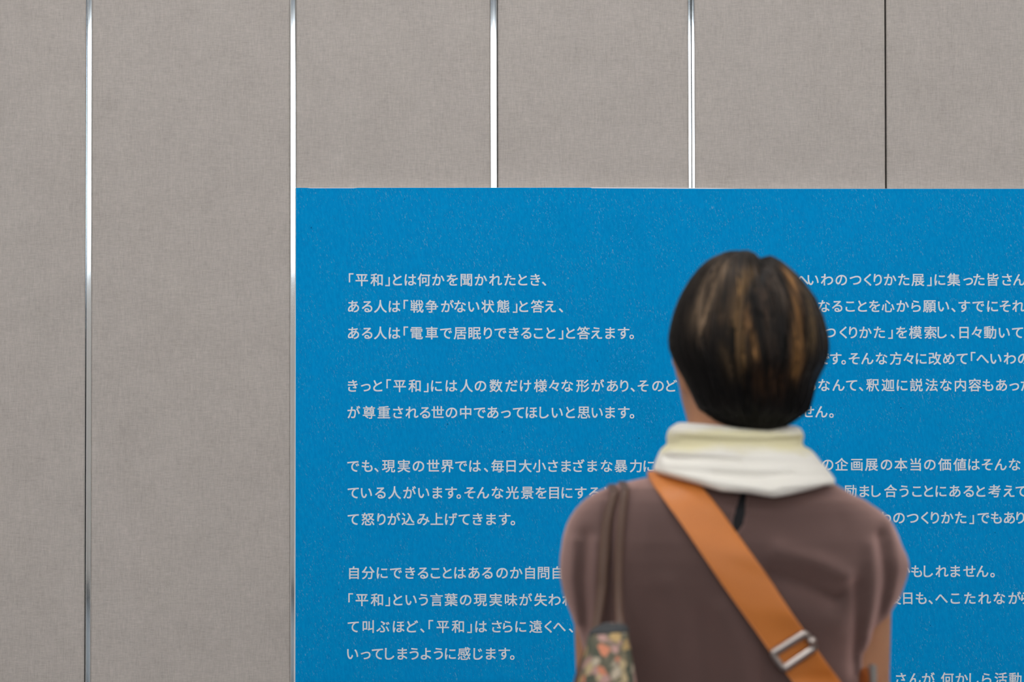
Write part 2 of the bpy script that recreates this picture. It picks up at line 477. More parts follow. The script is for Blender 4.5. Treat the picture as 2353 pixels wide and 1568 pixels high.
def skin_mat():
    m, nt, b = mat_new('skin')
    tc = N(nt, 'ShaderNodeTexCoord'); no = N(nt, 'ShaderNodeTexNoise'); no.inputs['Scale'].default_value = 25; no.inputs['Detail'].default_value = 4
    mx = N(nt, 'ShaderNodeMix', data_type='RGBA'); mx.inputs[6].default_value = lin(178, 124, 92); mx.inputs[7].default_value = lin(192, 140, 106)
    L(nt, tc.outputs['Object'], no.inputs['Vector']); L(nt, no.outputs['Fac'], mx.inputs[0]); L(nt, mx.outputs[2], b.inputs['Base Color'])
    b.inputs['Roughness'].default_value = 0.5
    b.inputs['Subsurface Weight'].default_value = 0.15
    b.inputs['Subsurface Radius'].default_value = (0.012, 0.005, 0.003)
    b.inputs['Subsurface Scale'].default_value = 1.0
    return m
M_SKIN = skin_mat()

# sections of the blouse, also used to keep the body inside it
BL = Stack([
 (1084, 1545, 1850, PY, .050), (1096, 1496, 1890, PY, .056), (1108, 1440, 1912, PY - .001, .062), (1118, 1398, 1926, PY - .002, .068),
 (1135, 1362, 1955, PY - .003, .075), (1150, 1341, 1987, PY - .004, .082), (1170, 1322, 2013, PY - .004, .089), (1190, 1309, 2031, PY - .004, .094),
 (1205, 1302, 2042, PY - .004, .097), (1237, 1293, 2061, PY - .004, .103), (1279, 1287, 2081, PY - .003, .108), (1300, 1286, 2086, PY - .002, .109),
 (1324, 1287, 2081, PY - .001, .110), (1370, 1296, 2066, PY + .001, .110), (1387, 1303, 2054, PY + .001, .110), (1416, 1315, 2034, PY + .002, .109),
 (1447, 1327, 2011, PY + .003, .108), (1485, 1338, 1985, PY + .004, .107), (1500, 1342, 1980, PY + .004, .106), (1568, 1350, 1983, PY + .006, .104),
 (1800, 1352, 2000, PY + .008, .104), (2120, 1335, 2040, PY + .008, .112)], PY, 2.25)
S = Solid((XC - 0.30, PY - 0.16, 0.0), (XC + 0.30, PY + 0.42, 1.62), 0.004)
hx = at(1706, 800, PY).x
zc = at(1706, 800, PY).z
# trunk
zs = at(1690, 1180, PY).z
S.cone((XC - 0.09, PY + 0.004, zs - 0.045), (XC + 0.09, PY + 0.004, zs - 0.045), 0.046, 0.046, 0.03)
S.cone((XC, PY + 0.008, zs + 0.01), (XC, PY + 0.008, zs - 0.06), 0.052, 0.052, 0.03)
S.ball((XC, PY + 0.014, zs - 0.10), (0.135, 0.080, 0.17), 0.05)
S.ball((XC, PY + 0.012, 1.00), (0.122, 0.085, 0.16), 0.05)
S.ball((XC, PY + 0.005, 0.84), (0.150, 0.095, 0.12), 0.05)
for sx in (-1, 1):
    S.ball((XC + sx * 0.062, PY + 0.060, 1.15), (0.055, 0.040, 0.055), 0.03)
    hipx = XC + sx * 0.075
    S.cone((hipx, PY + 0.005, 0.80), (XC + sx * 0.080, PY + 0.012, 0.44), 0.076, 0.050, 0.03)
    S.cone((XC + sx * 0.080, PY + 0.012, 0.44), (XC + sx * 0.085, PY + 0.000, 0.30), 0.046, 0.050, 0.02)
    S.cone((XC + sx * 0.085, PY + 0.000, 0.30), (XC + sx * 0.088, PY - 0.005, 0.075), 0.048, 0.032, 0.02)
    S.cone((XC + sx * 0.088, PY - 0.015, 0.045), (XC + sx * 0.100, PY + 0.130, 0.030), 0.030, 0.024, 0.02)
_zt = at(1690, 1130, PY).z
S.put(lambda X, Y, Z: np.where((Z < _zt) & (Z > 0.745), -BL.dist(X, Y, Z, -0.006), 1.0), (XC - 0.3, PY - 0.16, 0.70), (XC + 0.3, PY + 0.3, _zt + 0.02), 0.0, 'cut')
# skull, jaw, neck; the head is turned a little to the left
S.ball((hx, PY + 0.005, zc + 0.004), (0.074, 0.088, 0.095), 0.0)
S.ball((hx - 0.008, PY + 0.045, zc - 0.045), (0.058, 0.056, 0.072), 0.03)
S.ball((hx - 0.012, PY + 0.075, zc - 0.088), (0.026, 0.024, 0.022), 0.03)           # chin
S.cone((hx - 0.013, PY + 0.092, zc + 0.002), (hx - 0.015, PY + 0.110, zc - 0.036), 0.007, 0.012, 0.012)   # nose
S.ball((hx - 0.014, PY + 0.097, zc - 0.062), (0.020, 0.009, 0.005), 0.006)           # upper lip
S.ball((hx - 0.014, PY + 0.096, zc - 0.071), (0.017, 0.009, 0.006), 0.004)           # lower lip
for sx in (-1, 1):
    S.ball((hx - 0.012 + sx * 0.0285, PY + 0.097 - (0.005 if sx > 0 else 0.0), zc - 0.004), (0.0155, 0.012, 0.0062), 0.005, 'cut')
    S.cone((hx - 0.012 + sx * 0.016, PY + 0.090, zc + 0.014), (hx - 0.012 + sx * 0.044, PY + 0.078, zc + 0.014), 0.006, 0.005, 0.012)
nl = (P3d(1690, 985, PY))
S.cone((nl[0] + 0.004, PY + 0.008, zc - 0.06), (nl[0] + 0.001, PY - 0.002, nl[2] - 0.07), 0.052, 0.060, 0.025)
# ears
for sx in (-1, 1):
    for dy, gr in ((-0.004, 0.0), (0.008, 0.001), (0.018, -0.001)):
        e0, e1 = P3d(1563, 826, PY + dy), P3d(1578, 890, PY + dy - 0.004)
        if sx > 0: e0[0], e1[0] = 2 * hx - e0[0] - 0.004, 2 * hx - e1[0] - 0.004
        S.cone(e0, e1, 0.0085 + gr, 0.0065 + gr, 0.006)
    S.ball(e0 * 0.5 + e1 * 0.5 + np.array((sx * 0.006, 0.0, 0.006)), (0.005, 0.007, 0.014), 0.004, 'cut')
# arms: upper arms hang, forearms come forward, hands held before the body
def arm(sh, el, wr, sx):
    S.cone(sh, el, 0.039, 0.037, 0.03)
    S.cone(el, wr, 0.036, 0.024, 0.012)
    el, wr = np.array(el), np.array(wr)
    f = (wr - el) / np.linalg.norm(wr - el)
    up = np.array((0, 0, 1.0)); side = np.cross(f, up); side /= np.linalg.norm(side); up = np.cross(side, f)
    # palm: knuckles spread along 'up' (hand turned thumb-up), palm faces the body's middle
    inn = side * (-1 if side[0] * sx > 0 else 1)
    pc = wr + f * 0.045
    for t in (-0.022, -0.008, 0.008, 0.022):
        S.cone(wr + f * 0.008 + up * t * 0.6, wr + f * 0.080 + up * t * 1.25, 0.013, 0.011, 0.010)
    for i, (t, ln) in enumerate(((0.030, 0.072), (0.0105, 0.080), (-0.0105, 0.074), (-0.030, 0.058))):
        p0 = wr + f * 0.082 + up * t
        a1, a2, a3 = 0.35, 0.95, 1.45
        p1 = p0 + (f * math.cos(a1) + inn * math.sin(a1)) * ln * 0.45
        p2 = p1 + (f * math.cos(a2) + inn * math.sin(a2)) * ln * 0.32
        p3 = p2 + (f * math.cos(a3) + inn * math.sin(a3)) * ln * 0.26
        S.cone(p0, p1, 0.0088, 0.0080, 0.004); S.cone(p1, p2, 0.0080, 0.0072, 0.002); S.cone(p2, p3, 0.0072, 0.0062, 0.002)
    q0 = wr + f * 0.026 + up * 0.022 + inn * 0.006
    q1 = q0 + (f * 0.6 + up * 0.62 + inn * 0.5) * 0.036
    q2 = q1 + (f * 0.85 + up * 0.25 + inn * 0.45) * 0.030
    q3 = q2 + (f * 0.95 + up * 0.05 + inn * 0.3) * 0.022
    S.cone(q0, q1, 0.0130, 0.0100, 0.006); S.cone(q1, q2, 0.0098, 0.0086, 0.002); S.cone(q2, q3, 0.0086, 0.0068, 0.002)
arm(P3d(1392, 1250, PY + 0.01), P3d(1402, 1610, PY + 0.045), (XC - 0.085, PY + 0.235, 1.085), -1)
arm(P3d(1978, 1250, PY + 0.01), P3d(1984, 1620, PY + 0.045), (XC + 0.085, PY + 0.235, 1.075), 1)
person = solid_obj('person', S, M_SKIN, smooth_iter=3)
tag(person, 'person in brown top and cream scarf, seen from behind, facing the blue panel', 'person')

M_EYE = simple('eye_white', lin(225, 220, 214), 0.2); M_IRIS = simple('eye_iris', lin(40, 26, 18), 0.15)
for sx in (-1, 1):
    bm = bmesh.new(); bmesh.ops.create_uvsphere(bm, u_segments=20, v_segments=14, radius=0.0115, matrix=Matrix.Rotation(math.radians(90), 4, 'X'))
    bmesh.ops.translate(bm, verts=bm.verts, vec=(hx - 0.012 + sx * 0.0285, PY + 0.0785 - (0.006 if sx > 0 else 0.0), zc - 0.004))
    e = bm_obj('eye', bm, M_EYE, person, True)
    e.data.materials.append(M_IRIS)
    for p in e.data.polygons:
        if p.normal.y > 0.86: p.material_index = 1

M_LIP = simple('lip', lin(176, 98, 88), 0.45)
LP = Solid((hx - 0.05, PY + 0.07, zc - 0.09), (hx + 0.03, PY + 0.125, zc - 0.045), 0.0015)
for dz_, rz_, rx_ in ((-0.0615, 0.0048, 0.020), (-0.0705, 0.0055, 0.017)):
    LP.ball((hx - 0.014, PY + 0.0985, zc + dz_), (rx_, 0.0095, rz_), 0.001)
solid_obj('lips', LP, M_LIP, person, 2)
# ---- blouse
def cloth_mat(name, c1, c2, rough=0.8, sheen=0.3, weave=900):
    m, nt, b = mat_new(name)
    tc = N(nt, 'ShaderNodeTexCoord'); no = N(nt, 'ShaderNodeTexNoise'); no.inputs['Scale'].default_value = 18; no.inputs['Detail'].default_value = 5
    mx = N(nt, 'ShaderNodeMix', data_type='RGBA'); mx.inputs[6].default_value = c1; mx.inputs[7].default_value = c2
    L(nt, tc.outputs['Object'], no.inputs['Vector']); L(nt, no.outputs['Fac'], mx.inputs[0]); L(nt, mx.outputs[2], b.inputs['Base Color'])
    b.inputs['Roughness'].default_value = rough
    b.inputs['Sheen Weight'].default_value = sheen
    b.inputs['Sheen Roughness'].default_value = 0.6
    b.inputs['Sheen Tint'].default_value = (1.0, 0.62, 0.56, 1)
    b.inputs['Specular IOR Level'].default_value = 0.3
    n2 = N(nt, 'ShaderNodeTexNoise'); n2.inputs['Scale'].default_value = weave; n2.inputs['Detail'].default_value = 2
    bp = N(nt, 'ShaderNodeBump'); bp.inputs['Strength'].default_value = 0.2; bp.inputs['Distance'].default_value = 0.001
    L(nt, tc.outputs['Object'], n2.inputs['Vector']); L(nt, n2.outputs['Fac'], bp.inputs['Height']); L(nt, bp.outputs['Normal'], b.inputs['Normal'])
    return m
M_BLOUSE = cloth_mat('brown_cloth', lin(64, 47, 44), lin(71, 52, 48), sheen=0.75)
B = Solid((XC - 0.26, PY - 0.16, 0.72), (XC + 0.26, PY + 0.16, 1.36), 0.003)
# drapery: soft ridges (+) and valleys (-) on the back, as photo-space polylines
FOLDS = [([(1760, 1255), (1840, 1275), (1910, 1310)], 22, 0.0048), ([(1740, 1310), (1820, 1330), (1890, 1360)], 24, -0.0056), ([(1770, 1380), (1900, 1420)], 26, 0.0020),
         ([(2030, 1200), (2040, 1300), (2020, 1400)], 18, 0.0018), ([(2000, 1230), (2012, 1330), (2000, 1440)], 16, -0.0026), ([(1975, 1250), (1980, 1350), (1975, 1480)], 18, 0.0024),
         ([(1940, 1330), (1945, 1430), (1950, 1540)], 16, -0.0030), ([(1345, 1230), (1340, 1320), (1350, 1440)], 18, -0.0018), ([(1318, 1240), (1312, 1330), (1325, 1430)], 14, 0.0014),
         ([(1366, 1240), (1362, 1340), (1365, 1450)], 16, 0.0014), ([(1400, 1140), (1395, 1300), (1400, 1450)], 16, -0.0040), ([(1480, 1150), (1470, 1250), (1480, 1330)], 34, 0.0022),
         ([(1640, 1380), (1670, 1470), (1690, 1600)], 26, 0.0025), ([(1590, 1400), (1600, 1500), (1610, 1640)], 26, -0.0025), ([(1520, 1330), (1530, 1450), (1535, 1620)], 30, 0.0022),
         ([(1700, 1180), (1780, 1200), (1900, 1190)], 30, -0.0018), ([(1660, 1130), (1640, 1200), (1600, 1230)], 24, -0.0015), ([(1730, 1460), (1740, 1560), (1745, 1700)], 20, -0.0025)]
_ax, _az = at(0, 0, PY), at(0, 1568, PY)
SX = (at(2353, 784, PY).x - at(0, 784, PY).x) / 2353.0
def fold_field(X, Z):
    """summed relief in metres over the (x, z) plane"""
    tot = 0.0
    for pts, w, amp in FOLDS:
        q = [at(a, b, PY) for a, b in pts]
        best = None
        for i in range(len(q) - 1):
            ax, az, bx, bz = q[i].x, q[i].z, q[i + 1].x, q[i + 1].z
            dx, dz = bx - ax, bz - az
            t = np.clip(((X - ax) * dx + (Z - az) * dz) / (dx * dx + dz * dz), 0, 1)
            d = (X - ax - t * dx) ** 2 + (Z - az - t * dz) ** 2
            best = d if best is None else np.minimum(best, d)
        tot = tot + 1.6 * amp * np.exp(-best / (w * SX) ** 2)
    return tot
def blouse_fn(X, Y, Z):
    d = BL.dist(X, Y, Z)
    ff = fold_field(X[:, 0, :], Z[0])[:, None, :] if X.ndim == 3 else 0
    return d - ff * np.clip((PY + 0.02 - Y) / 0.05, 0, 1)
B.put(blouse_fn, (XC - 0.26, PY - 0.16, 0.73), (XC + 0.26, PY + 0.16, 1.36))
for sh, el in ((P3d(1392, 1250, PY + 0.01), P3d(1402, 1610, PY + 0.045)), (P3d(1978, 1250, PY + 0.01), P3d(1984, 1620, PY + 0.045))):
    B.cone(sh, sh + 0.30 * (el - sh), 0.0425, 0.0425, 0.010)
for sx in (-1, 1):
    B.ball((XC + sx * 0.062, PY + 0.066, 1.15), (0.062, 0.046, 0.062), 0.05)
# keyhole opening at the nape: a lens-shaped slit cut through the cloth
ka, kb = at(1709, 1120, PY - 0.08), at(1689, 1222, PY - 0.08)
def key_fn(X, Y, Z):
    t = np.clip((Z - kb.z) / (ka.z - kb.z), -0.3, 1.3)
    c = kb.x + (ka.x - kb.x) * t + 0.0035 * (t - 0.3)
    w = 0.0060 * np.clip(1 - ((t - 0.22) / np.where(t > 0.22, 0.80, 0.24)) ** 2, -1, 1) + 0.0006
    return np.abs(X - c) - w
klo, khi = (kb.x - 0.015, PY - 0.14, kb.z - 0.01), (ka.x + 0.015, PY - 0.03, ka.z + 0.005)
B.put(lambda X, Y, Z: np.maximum(key_fn(X, Y, Z), -(BL.dist(X, Y, Z) + 0.009)), klo, khi, 0.0, 'cut')
blouse = solid_obj('blouse', B, M_BLOUSE, person, 5)
# dark strip set just behind the slit opening
M_INSET = simple('dark_inset', lin(10, 10, 15), 0.9)
def bvh_of(o):
    me = o.data
    return BVHTree.FromPolygons([v.co[:] for v in me.vertices], [p.vertices[:] for p in me.polygons])
BV = bvh_of(blouse)
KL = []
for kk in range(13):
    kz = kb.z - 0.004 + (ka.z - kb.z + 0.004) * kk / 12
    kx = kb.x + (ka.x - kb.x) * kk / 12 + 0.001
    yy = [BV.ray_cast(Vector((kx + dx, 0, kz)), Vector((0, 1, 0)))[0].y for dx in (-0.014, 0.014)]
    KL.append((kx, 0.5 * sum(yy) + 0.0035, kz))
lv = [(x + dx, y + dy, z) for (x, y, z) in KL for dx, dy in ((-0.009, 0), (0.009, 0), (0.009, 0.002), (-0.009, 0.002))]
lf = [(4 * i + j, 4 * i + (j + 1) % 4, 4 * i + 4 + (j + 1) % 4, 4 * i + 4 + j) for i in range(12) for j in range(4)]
inset = new_obj('inset', lv, lf + [(3, 2, 1, 0), (48, 49, 50, 51)], M_INSET, blouse)
inset['label'] = 'dark strip inside the slit'
def back_y(x, z, default=PY):
    h = BV.ray_cast(Vector((x, 0, z)), Vector((0, 1, 0)))
    return h[0].y if h[0] else default

# ---- scarf
SCROWS = [
 (962, 1560, 1830, PY + .006, .064), (970, 1549, 1838, PY + .005, .070), (985, 1538, 1845, PY + .004, .076), (1000, 1533, 1847, PY + .003, .078), (1012, 1531, 1845, PY + .002, .077),
 (1022, 1526, 1850, PY + .001, .077), (1040, 1515, 1866, PY, .081), (1065, 1506, 1887, PY - .001, .086), (1085, 1502, 1904, PY - .003, .090), (1100, 1503, 1914, PY - .005, .093),
 (1112, 1506, 1917, PY - .006, .095), (1145, 1520, 1900, PY - .008, .096)]
SCK = Stack(SCROWS, PY, 2.3)
bot = [(1490, 1086), (1510, 1089), (1590, 1109), (1640, 1124), (1700, 1128), (1755, 1138), (1790, 1132), (1850, 1120), (1880, 1114), (1900, 1117), (1925, 1110)]
top = [(1530, 978), (1548, 969), (1570, 965), (1600, 968), (1690, 983), (1750, 985), (1810, 978), (1835, 975), (1850, 985)]
def curve_of(pts):
    q = sorted((at(a, b, PY).x, at(a, b, PY).z) for a, b in pts)
    xs = np.array([u[0] for u in q]); zz = np.array([u[1] for u in q])
    return lambda X: np.interp(X, xs, zz)
SB, ST = curve_of(bot), curve_of(top)
SFOLD = [([(1535, 1024), (1620, 1022), (1700, 1030), (1845, 1024)], 11, -0.0032), ([(1540, 1036), (1640, 1036), (1760, 1044), (1860, 1050)], 10, 0.0022),
         ([(1530, 1052), (1600, 1054), (1680, 1060)], 8, -0.0038), ([(1520, 1066), (1620, 1068), (1720, 1076), (1880, 1078)], 9, 0.0028), ([(1620, 1086), (1720, 1092), (1800, 1084)], 8, -0.0030),
         ([(1510, 1080), (1600, 1094), (1700, 1112), (1760, 1122)], 8, 0.0025), ([(1760, 1112), (1830, 1106), (1890, 1104)], 8, 0.0025), ([(1545, 990), (1640, 994), (1740, 1002), (1830, 996)], 8, 0.0022), ([(1560, 1008), (1700, 1014), (1820, 1008)], 5, -0.0020)]
def scarf_fn(X, Y, Z):
    d = SCK.dist(X, Y, Z)
    keep = FOLDS[:]
    global_f = 0.0
    for pts, w, amp in SFOLD:
        q = [at(a, b, PY) for a, b in pts]; best = None
        x2, z2 = X[:, 0, :], Z[0]
        for i in range(len(q) - 1):
            ax, az, bx, bz = q[i].x, q[i].z, q[i + 1].x, q[i + 1].z
            dx, dz = bx - ax, bz - az
            t = np.clip(((x2 - ax) * dx + (z2 - az) * dz) / (dx * dx + dz * dz), 0, 1)
            dd = (x2 - ax - t * dx) ** 2 + (z2 - az - t * dz) ** 2
            best = dd if best is None else np.minimum(best, dd)
        global_f = global_f + 1.1 * amp * np.exp(-best / (w * SX) ** 2)
    d = d - global_f[:, None, :]
    d = smax(d, SB(X) - Z, 0.008)
    d = smax(d, Z - ST(X), 0.016)
    return d
G = Solid((XC - 0.13, PY - 0.13, at(1690, 1160, PY).z), (XC + 0.14, PY + 0.12, at(1690, 950, PY).z), 0.0022)
G.put(scarf_fn, (XC - 0.13, PY - 0.13, at(1690, 1160, PY).z), (XC + 0.14, PY + 0.12, at(1690, 950, PY).z))
def scarf_mat():
    m, nt, b = mat_new('cream_scarf')
    tc = N(nt, 'ShaderNodeTexCoord'); sp = N(nt, 'ShaderNodeSeparateXYZ'); L(nt, tc.outputs['Object'], sp.inputs[0])
    no = N(nt, 'ShaderNodeTexNoise'); no.inputs['Scale'].default_value = 14; no.inputs['Detail'].default_value = 3; L(nt, tc.outputs['Object'], no.inputs['Vector'])
    # a woven pale-yellow stripe runs round the folded top of the scarf
    za, zb = at(1690, 1002, PY).z, at(1690, 1030, PY).z
    mr = N(nt, 'ShaderNodeMath', operation='MULTIPLY_ADD'); L(nt, no.outputs['Fac'], mr.inputs[0]); mr.inputs[1].default_value = 0.030; mr.inputs[2].default_value = -0.015
    ad = N(nt, 'ShaderNodeMath', operation='ADD'); L(nt, sp.outputs['Z'], ad.inputs[0]); L(nt, mr.outputs[0], ad.inputs[1])
    r = N(nt, 'ShaderNodeValToRGB'); mp = N(nt, 'ShaderNodeMapRange'); mp.inputs[1].default_value = zb - 0.012; mp.inputs[2].default_value = za + 0.012
    L(nt, ad.outputs[0], mp.inputs[0]); L(nt, mp.outputs[0], r.inputs[0])
    e = r.color_ramp.elements
    e[0].position = 0.10; e[0].color = (0, 0, 0, 1); e[1].position = 0.92; e[1].color = (0, 0, 0, 1)
    for ps in (0.35, 0.72):
        q = e.new(ps); q.color = (1, 1, 1, 1)
    mx = N(nt, 'ShaderNodeMix', data_type='RGBA'); mx.inputs[6].default_value = lin(234, 230, 221); mx.inputs[7].default_value = lin(222, 214, 176)
    L(nt, r.outputs[0], mx.inputs[0]); L(nt, mx.outputs[2], b.inputs['Base Color'])
    b.inputs['Roughness'].default_value = 0.9; b.inputs['Sheen Weight'].default_value = 0.2
    b.inputs['Specular IOR Level'].default_value = 0.2
    return m
M_SCARF = scarf_mat()
scarf = solid_obj('scarf', G, M_SCARF, person, 2)
scarf['label'] = 'cream scarf with pale yellow stripe'

# ---- hair
HR = Stack([
 (578, 1690, 1724, PY - .004, .020), (584, 1664, 1752, PY - .004, .032), (592, 1645, 1770, PY - .004, .044), (602, 1626, 1788, PY - .004, .054), (620, 1606, 1808, PY - .003, .068), (645, 1587, 1834, PY - .002, .082),
 (688, 1564, 1866, PY - .001, .097), (730, 1549, 1884, PY, .105), (773, 1540, 1895, PY, .108), (800, 1541, 1897, PY, .108), (818, 1546, 1895, PY - .002, .107), (845, 1560, 1885, PY - .006, .101),
 (865, 1571, 1870, PY - .010, .094), (885, 1580, 1864, PY - .016, .083), (905, 1588, 1859, PY - .022, .072), (930, 1599, 1852, PY - .028, .060), (945, 1608, 1846, PY - .030, .053), (957, 1622, 1832, PY - .033, .046),
 (970, 1640, 1812, PY - .036, .038), (980, 1660, 1796, PY - .038, .032), (990, 1690, 1780, PY - .040, .024)], PY, 2.1)
HS = Solid((hx - 0.12, PY - 0.13, at(1700, 1000, PY).z), (hx + 0.12, PY + 0.13, at(1700, 560, PY).z), 0.003)
HS.put(lambda X, Y, Z: HR.dist(X, Y, Z, -0.002), (hx - 0.12, PY - 0.13, at(1700, 1000, PY).z), (hx + 0.12, PY + 0.13, at(1700, 560, PY).z))
HS.ball((hx - 0.012, PY + 0.115, zc - 0.030), (0.064, 0.070, 0.092), 0.01, 'cut')       # open in front of the face
nt0, nt1 = P3d(1743, 584, PY - 0.06), P3d(1743, 584, PY + 0.06)
HS.cone(nt0, nt1, 0.011, 0.011, 0.008, 'cut')
HS.cone(nt0, P3d(1718, 660, PY - 0.094), 0.010, 0.003, 0.008, 'cut')
hv, hq = HS.mesh()
verts = hv.tolist(); faces = [tuple(int(i) for i in f) for f in hq]
cols = [(0.0045, 0.0036, 0.0034, 1.0)] * len(verts)
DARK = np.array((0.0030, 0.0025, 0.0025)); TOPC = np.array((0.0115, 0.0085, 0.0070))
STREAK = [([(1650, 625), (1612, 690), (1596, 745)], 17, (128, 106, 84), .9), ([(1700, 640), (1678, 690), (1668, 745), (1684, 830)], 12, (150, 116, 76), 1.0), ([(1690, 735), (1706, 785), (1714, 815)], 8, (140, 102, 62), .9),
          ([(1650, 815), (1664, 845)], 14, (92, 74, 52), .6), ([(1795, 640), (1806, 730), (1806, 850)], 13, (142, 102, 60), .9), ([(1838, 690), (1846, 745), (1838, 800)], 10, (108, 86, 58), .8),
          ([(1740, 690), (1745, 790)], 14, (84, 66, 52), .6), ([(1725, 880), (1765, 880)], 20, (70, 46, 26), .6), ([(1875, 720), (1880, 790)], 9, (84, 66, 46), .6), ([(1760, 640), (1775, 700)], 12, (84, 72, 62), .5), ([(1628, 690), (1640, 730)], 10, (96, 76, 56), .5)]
SQ = [([at(a, b, PY) for a, b in pts], w * SX, np.array(lin(*c)[:3]) * 0.62, s) for pts, w, c, s in STREAK]  # streak colours: dyed locks, partly highlights painted into the strands
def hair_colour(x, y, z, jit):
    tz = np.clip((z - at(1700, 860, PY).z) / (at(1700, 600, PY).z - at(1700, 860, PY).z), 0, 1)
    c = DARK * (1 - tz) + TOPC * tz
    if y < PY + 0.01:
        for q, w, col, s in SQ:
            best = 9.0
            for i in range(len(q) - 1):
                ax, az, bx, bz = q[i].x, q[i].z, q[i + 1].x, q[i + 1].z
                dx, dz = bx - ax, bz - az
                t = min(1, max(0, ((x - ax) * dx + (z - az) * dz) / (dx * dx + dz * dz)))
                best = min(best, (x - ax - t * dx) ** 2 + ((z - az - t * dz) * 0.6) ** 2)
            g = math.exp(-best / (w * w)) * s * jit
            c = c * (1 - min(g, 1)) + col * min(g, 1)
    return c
z_top, z_bot = HR.R[-1, 0], HR.R[0, 0]
def hair_at(phi, z, off):
    xc, hw, yc, hd = [float(q) for q in HR.sec(z)]
    p = 2 / HR.p
    cx, sy = math.cos(phi), math.sin(phi)
    v = Vector((xc + (hw + off) * math.copysign(abs(cx) ** p, cx), yc + (hd + off) * math.copysign(abs(sy) ** p, sy), z))
    # the parting: hair sinks along a line from the crown down the back
    t = min(1, max(0, (zn0 - z) / (zn0 - zn1)))
    xn = xn0 + (xn1 - xn0) * t
    g = math.exp(-((v.x - xn) / 0.0075) ** 2) * (1 - t)
    v.z -= 0.014 * g; v.y -= 0.012 * g * (1 if v.y > yc else -1) * (-1 if v.y < yc else 1) * 0.5
    return v
xn0, zn0, xn1, zn1 = at(1743, 578, PY).x, at(1743, 578, PY).z, at(1705, 700, PY).x, at(1705, 700, PY).z
NPH = [(random.uniform(0, 6.28), f) for f in (5, 9, 14, 23, 37)]
def clump(ph, t):
    return sum(math.sin(f * ph + o + 1.3 * t * (i + 1)) for i, (o, f) in enumerate(NPH)) / 5.0
NL = 1700
for i in range(NL):
    phi0 = math.radians(random.uniform(-205, 25))
    front = math.sin(phi0) > 0.05
    zt = z_top - 0.0015 - 0.006 * random.random() - (random.random() ** 2) * 0.09
    zb = z_bot + 0.004 + abs(random.gauss(0, 0.02)) if not front else z_bot + 0.085 + random.uniform(0, 0.03)
    if random.random() < 0.35: zb = z_bot + random.uniform(0.03, 0.14)
    if zb > zt - 0.03: continue
    K = 12
    r0 = random.uniform(0.0014, 0.0034)
    drift = random.gauss(0, 0.10); wav = random.uniform(0, 6.28); jit = random.uniform(0.25, 1.25); tone = random.gauss(0, 0.35)
    ring0 = len(verts)
    pts = []
    for kk in range(K):
        t = kk / (K - 1)
        te = 1 - (1 - t) ** 1.0
        z = zt + (zb - zt) * (t ** 1.35)
        ph = phi0 + drift * t + 0.02 * math.sin(wav + 5 * t)
        pts.append(hair_at(ph, z, -0.0018 + 0.0022 * clump(phi0, 0.4 * t) * min(1, 3 * t) + 0.0012 * math.sin(math.pi * t) + (0.001 if t > 0.9 else 0)))
    for kk in range(K):
        t = kk / (K - 1)
        T = (pts[min(kk + 1, K - 1)] - pts[max(kk - 1, 0)]).normalized()
        xc, hw, yc, hd = [float(q) for q in HR.sec(pts[kk].z)]
        Nn = Vector((pts[kk].x - xc, pts[kk].y - yc, 0.3 * (pts[kk].z - zc))).normalized()
        Sd = T.cross(Nn).normalized(); Nn = Sd.cross(T)
        r = r0 * (0.35 + 0.65 * math.sin(math.pi * min(1, 0.15 + 0.85 * t)) ** 0.5 if t < 0.98 else 0.25)
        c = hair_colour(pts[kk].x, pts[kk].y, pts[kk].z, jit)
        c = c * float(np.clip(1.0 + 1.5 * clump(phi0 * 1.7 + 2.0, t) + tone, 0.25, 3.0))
        for a in range(5):
            an = a * 2 * math.pi / 5
            verts.append(tuple(pts[kk] + Sd * r * 1.5 * math.cos(an) + Nn * r * math.sin(an)))
            cols.append((c[0], c[1], c[2], 1.0))
    for kk in range(K - 1):
        for a in range(5):
            b2 = (a + 1) % 5
            faces.append((ring0 + kk * 5 + a, ring0 + kk * 5 + b2, ring0 + (kk + 1) * 5 + b2, ring0 + (kk + 1) * 5 + a))
    faces.append(tuple(ring0 + a for a in (4, 3, 2, 1, 0))); faces.append(tuple(ring0 + (K - 1) * 5 + a for a in range(5)))
def hair_mat():
    m, nt, b = mat_new('hair_strands')
    at_ = N(nt, 'ShaderNodeAttribute'); at_.attribute_name = 'dye_highlight'  # strand colour carries both dye and painted highlights
    L(nt, at_.outputs['Color'], b.inputs['Base Color'])
    b.inputs['Roughness'].default_value = 0.48
    b.inputs['Specular IOR Level'].default_value = 0.13
    return m
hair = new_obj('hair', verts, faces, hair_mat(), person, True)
ca = hair.data.color_attributes.new('dye_highlight', 'FLOAT_COLOR', 'POINT')
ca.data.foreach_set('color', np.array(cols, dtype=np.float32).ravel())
hair['label'] = 'short dark brown hair with lighter tan streaks'

